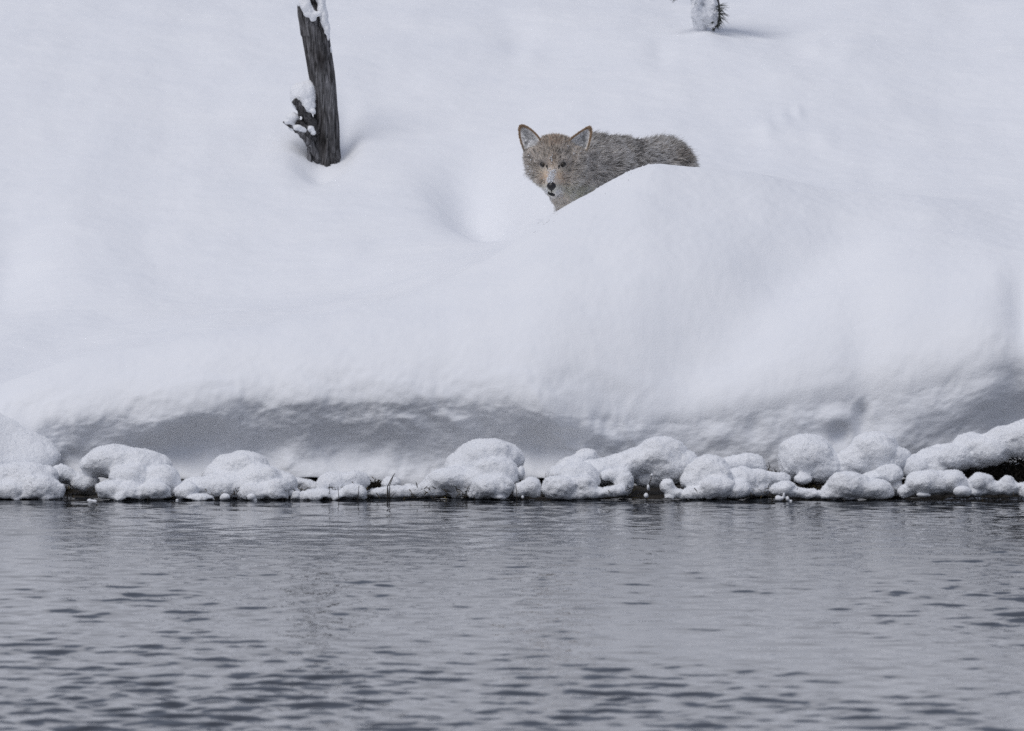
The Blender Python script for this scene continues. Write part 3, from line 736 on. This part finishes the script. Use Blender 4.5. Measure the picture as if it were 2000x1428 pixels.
def make_fur(name, pts, nn, parent, dirs, L, lift, base, tip, rad, npt=5, curl=0.10):
    n = len(pts)
    tg = nrm(dirs + rng.normal(0, 0.20, (n, 3)))
    g = nrm(nn * lift[:, None] + tg); end = nrm(nn * lift[:, None] * .35 + tg + np.array([0, 0, -.12]))
    tt = np.linspace(0, 1, npt)
    wv = rng.normal(0, curl, (n, 3))
    pos = np.stack([pts + L[:, None] * (g * t_ + (end - g) * t_ * t_ * .5 + wv * t_ * t_) for t_ in tt], 1)
    cur = bpy.data.hair_curves.new(name); cur.add_curves([npt] * n)
    cur.attributes['position'].data.foreach_set('vector', pos.astype(np.float32).ravel())
    ra = cur.attributes.get('radius') or cur.attributes.new('radius', 'FLOAT', 'POINT')
    prof = np.array([1.0, 1.0, .85, .6, .12])[:npt]
    ra.data.foreach_set('value', (rad[:, None] * prof[None]).astype(np.float32).ravel())
    ca = cur.attributes.new('tint', 'FLOAT_COLOR', 'POINT')
    cc = np.ones((n, npt, 4), np.float32); cc[..., :3] = base[:, None] + (tip - base)[:, None] * (tt[None, :, None] ** 1.2)
    ca.data.foreach_set('color', cc.ravel())
    cur.materials.append(M_FUR)
    o = bpy.data.objects.new(name, cur); COL.objects.link(o); o.parent = parent
    return o
tri = np.concatenate([bq[:, [0, 1, 2]], bq[:, [0, 2, 3]]])
A3 = bv[tri]; area = np.linalg.norm(np.cross(A3[:, 1] - A3[:, 0], A3[:, 2] - A3[:, 0]), axis=1) / 2
cen = A3.mean(1); tn = nrm(bn[tri].mean(1))
snowz = H(cen[:, 0], cen[:, 1], False)
wgt = area * (cen[:, 2] > snowz - .05) * (cen[:, 2] > E[2] - .26)
wgt = wgt * np.where(cen[:, 1] - E[1] < .12, 2.0, 1.0)
NH = 130000
pick = rng.choice(len(tri), NH, p=wgt / wgt.sum())
bc = rng.dirichlet((1, 1, 1), NH); hp = (A3[pick] * bc[..., None]).sum(1); hn = nrm((bn[tri][pick] * bc[..., None]).sum(1))
tone, dk, L, lift, hd = fur_tone(hp)
# keep eyes, nose and mouth clear
u, v = uv_of(hp); front = (hp[:, 1] - E[1]) < 0.03
clear = front & ((((u - 1061) / 8) ** 2 + ((v - 322.5) / 7.0) ** 2 < 1) | (((u - 1099) / 8) ** 2 + ((v - 322.5) / 7.0) ** 2 < 1) | (((u - 1077) / 8.5) ** 2 + ((v - 364) / 8.5) ** 2 < 1) | (((u - 1078) / 9) ** 2 + ((v - 379) / 4) ** 2 < 1))
keep = ~clear
hp, hn, tone, dk, L, lift, hd = [a[keep] for a in (hp, hn, tone, dk, L, lift, hd)]
n = len(hp)
# clumps share a tone, single hairs vary about it
cl = fbm(hp * np.array([75, 50, 75]), 2) * (1 - .55 * hd) + 0.55 * hd * perlin(hp * 170)
isdark = rng.random(n) < np.clip(dk + .85 * cl, 0.03, .95)
fac = np.where(isdark, rng.uniform(.10, .38, n), rng.uniform(1.0, 1.75, n))
frost = rng.random(n) < 0.10 * (1 - .5 * hd) + .12 * np.clip(perlin(hp * 26 + 11), 0, 1)
isdark &= ~frost
base = tone * np.where(isdark, .35, .95)[:, None]; tip = np.clip(tone * fac[:, None], .004, .85); tip[frost] = .86
L = L * rng.uniform(.65, 1.2, n); dirs = flow(hp, hn, hd)
dirs = nrm(dirs + .35 * np.stack([perlin(hp * 40 + 3), perlin(hp * 40 + 50), perlin(hp * 40 + 90)], 1) * (1 - .5 * hd[:, None]))
rad = np.where(hd > .5, .00040, .00050) * rng.uniform(.8, 1.3, n)
make_fur('fur', hp, hn, coy, dirs, L, lift, base, tip, rad)

# ears: cupped, pale inside, tan rim
EARS = [dict(o=[(1026, 303), (1020, 287), (1014.5, 270), (1013, 254), (1015.5, 247), (1019.4, 245), (1024, 245.6), (1030, 248), (1037, 252.5), (1043, 257.7), (1050, 265), (1056, 272.6), (1059, 281), (1058, 292), (1050, 301), (1038, 306)], c=(1035, 272), dep=.050, yaw=-1),
        dict(o=[(1109, 294), (1106, 285), (1108, 279), (1115, 271), (1122, 265), (1129.5, 259.6), (1137, 254.5), (1144, 250), (1150, 247.6), (1154, 249.5), (1155.8, 255), (1155, 265), (1152.5, 277), (1149, 289), (1142, 304), (1128, 306), (1116, 301)], c=(1131, 280), dep=.050, yaw=1)]
for er in EARS:
    O = np.array(er['o'], float); nO = len(O)
    tt = np.linspace(0, nO, nO * 3, endpoint=False); Op = np.vstack([O, O[:1]])
    O = np.stack([np.interp(tt, np.arange(nO + 1), Op[:, i]) for i in range(2)], 1); nO = len(O); c0 = np.array(er['c'], float)
    def sheet(off, cup, nr_=9, shrink=1.0):
        V, N = [], []
        for r in np.linspace(0, 1, nr_):
            q_ = c0 + (O - c0) * r * shrink
            lean = (306 - q_[:, 1]) * S * 0.30                               # tips lean back
            side = (q_[:, 0] - c0[0]) * S * er['yaw'] * 0.25
            V.append(np.array([C(a, b_, er['dep'] + l_ + s_ + cup * (1 - r ** 2) + off) for (a, b_), l_, s_ in zip(q_, lean, side)]))
        return np.array(V)
    fr, bk = sheet(0, .016), sheet(.004, .024)
    nr_ = len(fr); V = np.concatenate([fr.reshape(-1, 3), bk.reshape(-1, 3)]); F = []; ob = nr_ * nO
    for i in range(nr_ - 1):
        for j in range(nO):
            a, b_, c_, d_ = i * nO + j, i * nO + (j + 1) % nO, (i + 1) * nO + (j + 1) % nO, (i + 1) * nO + j
            F += [(a, d_, c_, b_), (a + ob, b_ + ob, c_ + ob, d_ + ob)]
    for j in range(nO):
        a, b_ = (nr_ - 1) * nO + j, (nr_ - 1) * nO + (j + 1) % nO; F.append((a, a + ob, b_ + ob, b_))
    ear = mesh_obj('ear', V, F, M_SKIN, coy)
    rr = np.tile(np.repeat(np.linspace(0, 1, nr_), nO), 2); isb = np.arange(len(V)) >= ob
    colr = mixc(np.tile(np.array([.84, .84, .84]), (len(V), 1)), np.array([.58, .45, .32]), np.where(isb, 1.0, sstep(.78, .93, rr)))
    set_tint(ear, colr)
    # hairs: pale ones across the cup from the inner edge, tan ones on rim and back
    m1 = 600; ri = np.sqrt(rng.random(m1)) * .80; jj = rng.integers(0, nO, m1)
    i0 = np.clip((ri * (nr_ - 1)).astype(int), 0, nr_ - 1); pp = fr[i0, jj] + rng.normal(0, .0015, (m1, 3)) * np.array([1, .2, 1])
    u_, v_ = uv_of(pp)
    nn_ = np.tile(np.array([0, -1.0, .1]), (m1, 1)); dd_ = np.tile(np.array([-.9 * er['yaw'] * -1, -.2, .6]), (m1, 1))
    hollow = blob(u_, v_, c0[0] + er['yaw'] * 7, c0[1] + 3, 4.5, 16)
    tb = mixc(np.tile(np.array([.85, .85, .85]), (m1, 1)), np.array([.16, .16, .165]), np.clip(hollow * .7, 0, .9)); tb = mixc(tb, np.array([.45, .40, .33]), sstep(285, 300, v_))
    tb = tb * rng.uniform(.65, 1.3, (m1, 1))
    make_fur('inner_hair', pp, nn_, ear, dd_, rng.uniform(.006, .014, m1), np.full(m1, .25), tb * .85, tb, np.full(m1, .0005))
    m2 = 2400; jj = rng.integers(0, nO, m2); tpos = rng.uniform(.86, 1.0, m2)
    fj = rng.random((m2, 1)); pp = c0 + (O[jj] * (1 - fj) + O[(jj + 1) % nO] * fj - c0) * tpos[:, None]; lean = (306 - pp[:, 1]) * S * .30; side = (pp[:, 0] - c0[0]) * S * er['yaw'] * .25
    P3 = np.array([C(a, b_, er['dep'] + l_ + s_ + .001) for (a, b_), l_, s_ in zip(pp, lean, side)])
    outw = nrm(np.stack([(pp[:, 0] - c0[0]), np.zeros(m2), -(pp[:, 1] - c0[1])], 1)); alng = np.tile(np.array([er['yaw'] * .5, 0, 1.0]), (m2, 1))
    upper = 1 - sstep(268, 296, pp[:, 1]); tb = mixc(np.tile(np.array([.50, .45, .38]), (m2, 1)), np.array([.58, .44, .31]), upper) * rng.uniform(.6, 1.4, (m2, 1))
    make_fur('rim_hair', P3, np.tile(np.array([0, -1.0, 0]), (m2, 1)), ear, alng + .35 * outw, rng.uniform(.004, .008, m2), np.full(m2, .35), tb * .8, tb, np.full(m2, .00045))

# eyes, nose, mouth
def ellip_mesh(name, c, r, mat, parent, nu=20, nv=12, shape=None):
    V = []
    for i in range(nv + 1):
        a = math.pi * i / nv
        for j in range(nu):
            b_ = 2 * math.pi * j / nu
            q_ = np.array([math.sin(a) * math.cos(b_), -math.cos(a), math.sin(a) * math.sin(b_)])
            if shape: q_ = shape(q_)
            V.append(np.array(c) + q_ * np.array(r))
    F = [(i * nu + j, i * nu + (j + 1) % nu, (i + 1) * nu + (j + 1) % nu, (i + 1) * nu + j) for i in range(nv) for j in range(nu)]
    return mesh_obj(name, np.array(V), F, mat, parent)
def surf_d(px, py):
    """depth of the coat-less head surface along the line of sight"""
    ray = np.linspace(-.14, .12, 600); p = C(px, py, ray); ij = np.clip(np.round((p - lo) / hh).astype(int), 0, np.array(SDF.shape) - 1)
    return float(ray[np.argmax(SDF[ij[:, 0], ij[:, 1], ij[:, 2]] < 0)])
def almond(q_):
    s_ = 1 - .45 * abs(q_[0]) ** 1.5; return np.array([q_[0], q_[1], q_[2] * s_ + .12 * q_[0] * SG])
for SG, cx in ((1, 1061), (1, 1099)):
    SG = -1 if cx < 1080 else 1
    d0 = surf_d(cx, 321)
    d0 -= .004; eye = ellip_mesh('eye', C(cx, 321.5, d0 + .002), (.0128, .0095, .0095), M_LID, coy, shape=almond)
    ellip_mesh('iris', C(cx + .3, 321.2, d0 - .0052), (.0050, .0035, .0042), M_IRIS, eye)
    ellip_mesh('pupil', C(cx + .3, 321.2, d0 - .0078), (.0024, .0015, .0024), M_PUPIL, eye)
    tc = cx + (7 if cx < 1080 else -7)
    v_, f_ = tube(np.array([C(tc, 324, surf_d(tc, 324) - .001), C(tc + (1.5 if cx < 1080 else -1.5), 328, surf_d(tc, 328) - .002), C(tc + (2 if cx < 1080 else -2), 332, surf_d(tc, 332) - .002)]), [.004, .003, .001], 8)
    mesh_obj('tear_line', v_, f_, M_LID, eye)
def nose_shape(q_):
    w_ = 1 - .28 * max(0, -q_[2]) ** 1.2; return np.array([q_[0] * w_, q_[1], q_[2] * (1 - .12 * q_[0] ** 2)])
d0 = surf_d(1077, 364)
nose = ellip_mesh('nose', C(1077, 364, d0 + .002), (.0165, .014, .0150), M_NOSE, coy, shape=nose_shape)
for cx in (1072.5, 1081.5):
    ellip_mesh('nostril', C(cx, 366, d0 - .0090), (.0028, .003, .0032), M_PUPIL, nose)
v_, f_ = tube(np.array([C(1077, 370, d0 - .006), C(1077.2, 376, surf_d(1077, 376) - .003)]), [.0018, .0018], 6)
mesh_obj('philtrum', v_, f_, M_MOUTH, nose)
mp_ = [(1069.5, 376), (1073, 378.5), (1077, 379.5), (1081, 380.5), (1085, 384)]
v_, f_ = tube(np.array([C(a, b_, surf_d(a, b_) - .003) for a, b_ in mp_]), [.0015, .0045, .0060, .0058, .0018], 10)
mesh_obj('mouth', v_, f_, M_MOUTH, coy)
# snow stuck to the muzzle, brow and cheeks
V, F = [], []
for (cx, cy, sx_, sy_, m_) in ((1076, 344, 5.5, 8, 150), (1074, 352, 6, 5, 90), (1080, 335, 7, 4, 50), (1078, 311, 5, 6, 16), (1034, 340, 8, 14, 26), (1040, 310, 10, 12, 16), (1120, 300, 14, 12, 14), (1068, 374, 4, 5, 30), (1092, 378, 8, 7, 26), (1109, 286, 2, 2, 5)):
    for i in range(m_):
        a, b_ = cx + rng.normal(0, sx_ * .6), cy + rng.normal(0, sy_ * .6)
        r = rng.uniform(.0009, .0026); c_ = C(a, b_, surf_d(a, b_) - rng.uniform(.003, .008)) 
        o = len(V); q_ = rng.normal(size=(6, 3)) * .25 + np.array([[1, 0, 0], [-1, 0, 0], [0, 1, 0], [0, -1, 0], [0, 0, 1], [0, 0, -1]])
        V += [c_ + r * k_ for k_ in q_]
        F += [(o + a_, o + b2, o + c2) for a_, b2, c2 in ((0, 2, 4), (2, 1, 4), (1, 3, 4), (3, 0, 4), (2, 0, 5), (1, 2, 5), (3, 1, 5), (0, 3, 5))]
tag(mesh_obj('snow_crystals', np.array(V), F, M_FLUFF, coy), kind='stuff')

# crumbled snow along the crest by the animal, on the bank face and around the mounds
def crumbs(name, label, pts, radii):
    V, F = [], []
    base_ = np.array([[1, 0, 0], [-1, 0, 0], [0, 1, 0], [0, -1, 0], [0, 0, 1], [0, 0, -1]], float)
    for p_, r_ in zip(pts, radii):
        o = len(V); q_ = base_ * rng.uniform(.7, 1.2, (6, 1)) + rng.normal(0, .15, (6, 3)); V += list(p_ + r_ * q_)
        F += [(o + a_, o + b2, o + c2) for a_, b2, c2 in ((0, 2, 4), (2, 1, 4), (1, 3, 4), (3, 0, 4), (2, 0, 5), (1, 2, 5), (3, 1, 5), (0, 3, 5))]
    return tag(mesh_obj(name, np.array(V), F, M_FLUFF), label, kind='stuff')
pts, rad_ = [], []
for i in range(350):
    px_ = rng.uniform(1035, 1290); yc_, zc_ = crest(np.float64(px_)); y_ = float(yc_) + rng.normal(.03, .07); x_ = (px_ - 1000) * (y_ + 38) / FPX
    rr_ = .0015 + .005 * rng.random() ** 3; pts.append(np.array([x_, y_, float(H(np.array([x_]), np.array([y_]))[0]) - .4 * rr_])); rad_.append(rr_)
crumbs('snow_crumbs', 'loose crumbled snow kicked up around the coyote', pts, rad_)

# ------------------------------------------------------------------ reeds, twigs, grass and roots at the waterline
REEDS = [
 ('dark reed stalk rising in front of the leftmost mound', [(66, 984), (64, 968), (62, 955)], -.06, .0024),
 ('short reed stub between the leftmost mound and the arched mound', [(72, 986), (73, 977)], -.07, .0014),
 ('grey reed in front of the arched mound', [(288, 986), (289, 970), (288, 962)], -.06, .0018),
 ('short dark reed stub by the flat oval cushion', [(427, 991), (428, 978)], -.05, .0020),
 ('thin reed on the right flank of the domed mound', [(551, 984), (553, 965)], -.05, .0016),
 ('reed standing in front of the wide low cushion, left of its pair', [(645, 988), (644, 970), (643, 945)], -.06, .0016),
 ('reed standing in front of the wide low cushion, right of its pair', [(663, 988), (661, 965), (660, 950)], -.06, .0016),
 ('reed at the right end of the wide low cushion', [(697, 985), (700, 962), (701, 948)], -.06, .0018),
 ('leaning stalk on the thin snow apron', [(757, 950), (764, 936), (771, 925)], .02, .0024),
 ('second shorter stalk leaning on the thin snow apron', [(761, 948), (766, 936), (769, 928)], .0, .0018),
 ('bent reed tip right of the thin snow apron', [(848, 980), (851, 971), (853, 967)], -.04, .0018),
 ('upright reed at the water edge below the tall hump', [(927, 988), (927, 972), (926, 966)], -.06, .0016),
 ('thin dark reed left of the egg-shaped knob', [(1010, 984), (1009, 962), (1007, 944)], -.06, .0018),
 ('small reed stub under the curled cushion', [(1158, 980), (1160, 968)], -.04, .0018),
 ('curved reed stub under the rounded low mound on the right', [(1620, 982), (1619, 977), (1622, 974)], -.05, .0015),
 ('dark reed stub below the last mound on the right', [(1964, 974), (1963, 966)], -.05, .0018),
]
for lab, pts, d, r in REEDS:
    p = np.array([P(a, b_, d + rng.uniform(-.004, .004)) for a, b_ in pts]); p = np.vstack([p[0] - np.array([0, 0, .05]), p])
    tt = np.linspace(0, len(p) - 1, 10); p = np.stack([np.interp(tt, np.arange(len(p)), p[:, i]) for i in range(3)], 1)
    v_, f_ = tube(p, np.linspace(r, r * .45, 10), 6, .08); tag(mesh_obj('reed_stalk', v_, f_, M_REED), lab, 'reed', 'reed stalks in the shallows')
TWIGS = [
 ('snow-tipped twig in the gap right of the leftmost mound', [(180, 990), (180, 982)], [(175, 979, 6, 5), (184, 981, 6, 5)], -.09),
 ('tiny snow-capped twig left of the flat oval cushion', [(346, 984), (346, 979)], [(346, 978, 3.5, 3.5)], -.08),
 ('snow-capped twig right of the flat oval cushion', [(438, 986), (439, 974)], [(440, 971, 10, 7), (434, 974, 5, 4)], -.06),
 ('snow-capped twig in the dark gap under the domed mound', [(498, 986), (494, 975)], [(491, 971, 9, 7), (497, 977, 6, 4)], -.06),
 ('snow-dusted stalk leaning beside the small dark cavity', [(1262, 984), (1266, 955), (1274, 926)], [(1262, 968, 4, 5), (1266, 952, 2.5, 6), (1273, 928, 3, 3)], -.06),
 ('little snow ball balanced on two stems near the right edge', [(1883, 980), (1882, 966)], [(1880, 959, 17, 10), (1872, 961, 10, 8), (1888, 962, 10, 8)], -.07),
 ('snowy forked twig standing in the water on the right', [(1531, 1002), (1531, 982), (1530, 968)], [(1522, 974, 9, 5.5), (1531, 968, 3, 7), (1538, 974, 4, 6), (1545, 980, 3, 4), (1519, 970, 5, 3)], -.11),
 ('tiny white snow tip on a reed below the tall hump', [(1021, 982), (1021, 974)], [(1021, 971, 2.5, 3.5)], -.06),
 ('small snow crumb on a grass stem by the bent roll', [(1811, 976), (1812, 970)], [(1806, 967, 12, 4), (1799, 966, 10, 4.5)], -.06),
]
for lab, pts, caps, d in TWIGS:
    tw = thing('snowy_twig', lab, 'twig', 'snow-capped twigs in the shallows')
    p = np.array([P(a, b_, d) for a, b_ in pts]); p = np.vstack([p[0] - np.array([0, 0, .05]), p])
    tt = np.linspace(0, len(p) - 1, 10); p = np.stack([np.interp(tt, np.arange(len(p)), p[:, i]) for i in range(3)], 1)
    v_, f_ = tube(p, np.linspace(.0026, .0013, 10), 6, .08); mesh_obj('stem', v_, f_, M_REED, tw)
    if caps[0][0] == 1880:
        v_, f_ = tube(np.array([P(1888, 990, d), P(1888, 975, d), P(1887, 966, d)]), .002, 6); mesh_obj('stem', v_, f_, M_REED, tw)
    if caps[0][0] == 1522:
        v_, f_ = tube(np.array([P(1531, 984, d), P(1524, 978, d), P(1517, 972, d)]), [.0024, .002, .001], 6); mesh_obj('side_twig', v_, f_, M_REED, tw)
        v_, f_ = tube(np.array([P(1530, 972, d), P(1540, 976, d), P(1549, 985, d)]), [.0024, .002, .001], 6); mesh_obj('side_twig', v_, f_, M_REED, tw)
    for cc_ in ([[c_] for c_ in caps] if caps[0][0] == 1262 else [caps]): mound('snow_cap', None, [(a, b_, rx, ry, d) for a, b_, rx, ry in cc_], h=0.0028, k=.006, amp=.35, parent=tw)

# fringe of dead grass hanging along the waterline
V, F, TC = [], [], []
gr = np.random.default_rng(21)
def blade(c, dirv, L, wd, col):
    o = len(V); dirv = np.array(dirv, float); s_ = nrm(np.cross(dirv, [0, 1, .2])) * wd
    V.extend([c - s_, c + s_, c + dirv * L * .5 + s_ * .8 + np.array([0, 0, .12 * L]), c + dirv * L * .5 - s_ * .8 + np.array([0, 0, .12 * L]), c + dirv * L]); F.extend([(o, o + 1, o + 2, o + 3), (o + 3, o + 2, o + 4)]); TC.extend([col] * 5)
for i in range(2600):
    x = gr.uniform(-2.2, 2.2); y = gr.uniform(-.045, .10); z = gr.uniform(.004, .04)
    if perlin(np.array([[x * 5, 3.3, 0]]))[0] + gr.normal(0, .25) < -.02: continue
    k_ = gr.random(); col = (.030, .024, .016) if k_ < .6 else ((.075, .058, .028) if k_ < .9 else (.15, .12, .05))
    blade(np.array([x, y, z]), nrm(np.array([gr.normal(0, .8), -gr.random(), gr.normal(-.15, .5)])), gr.uniform(.008, .028), gr.uniform(.0008, .0018), col)
for i in range(1500):                                        # matted roots and grass in the hollow on the right
    p = P(gr.uniform(1890, 2020), gr.uniform(897, 950), gr.uniform(.10, .24))
    blade(p, nrm(gr.normal(size=3)), gr.uniform(.015, .05), gr.uniform(.001, .002), (.022, .018, .014))
for (cx, cy, yy, m_) in ((732, 938, .22, 160), (1320, 925, .18, 160), (1500, 918, .2, 120), (1370, 945, .18, 60), (1583, 945, .1, 200), (120, 950, .1, 200)):
    for i in range(m_):
        p = P(cx + gr.normal(0, 12), cy + 7 + gr.normal(0, 4), yy + gr.uniform(-.03, .03)); k_ = gr.random()
        blade(p, nrm(gr.normal(size=3)), gr.uniform(.008, .022), gr.uniform(.0008, .0018), (.022, .018, .014) if k_ < .85 else (.10, .08, .035))
grass = mesh_obj('bank_grass', np.array(V), F, M_GRASS, smooth=False); set_tint(grass, np.array(TC))
tag(grass, 'dark dead grass fringe under the snow mounds', kind='stuff')
roots = thing('exposed_roots', 'dark tangled roots in the hollow under the snow ridge at the right edge', 'roots')
for i in range(16):
    a0, b0 = gr.uniform(1890, 2010), gr.uniform(895, 915); n_ = 7; x_ = a0 + np.cumsum(gr.normal(1.5, 4, n_)); y_ = b0 + np.linspace(0, gr.uniform(25, 50), n_)
    p = np.array([P(x_[j], y_[j], .17 + .03 * math.sin(j + i)) for j in range(n_)])
    v_, f_ = tube(p, np.linspace(gr.uniform(.003, .007), .0015, n_), 6, .1); mesh_obj('root', v_, f_, M_REED, roots)
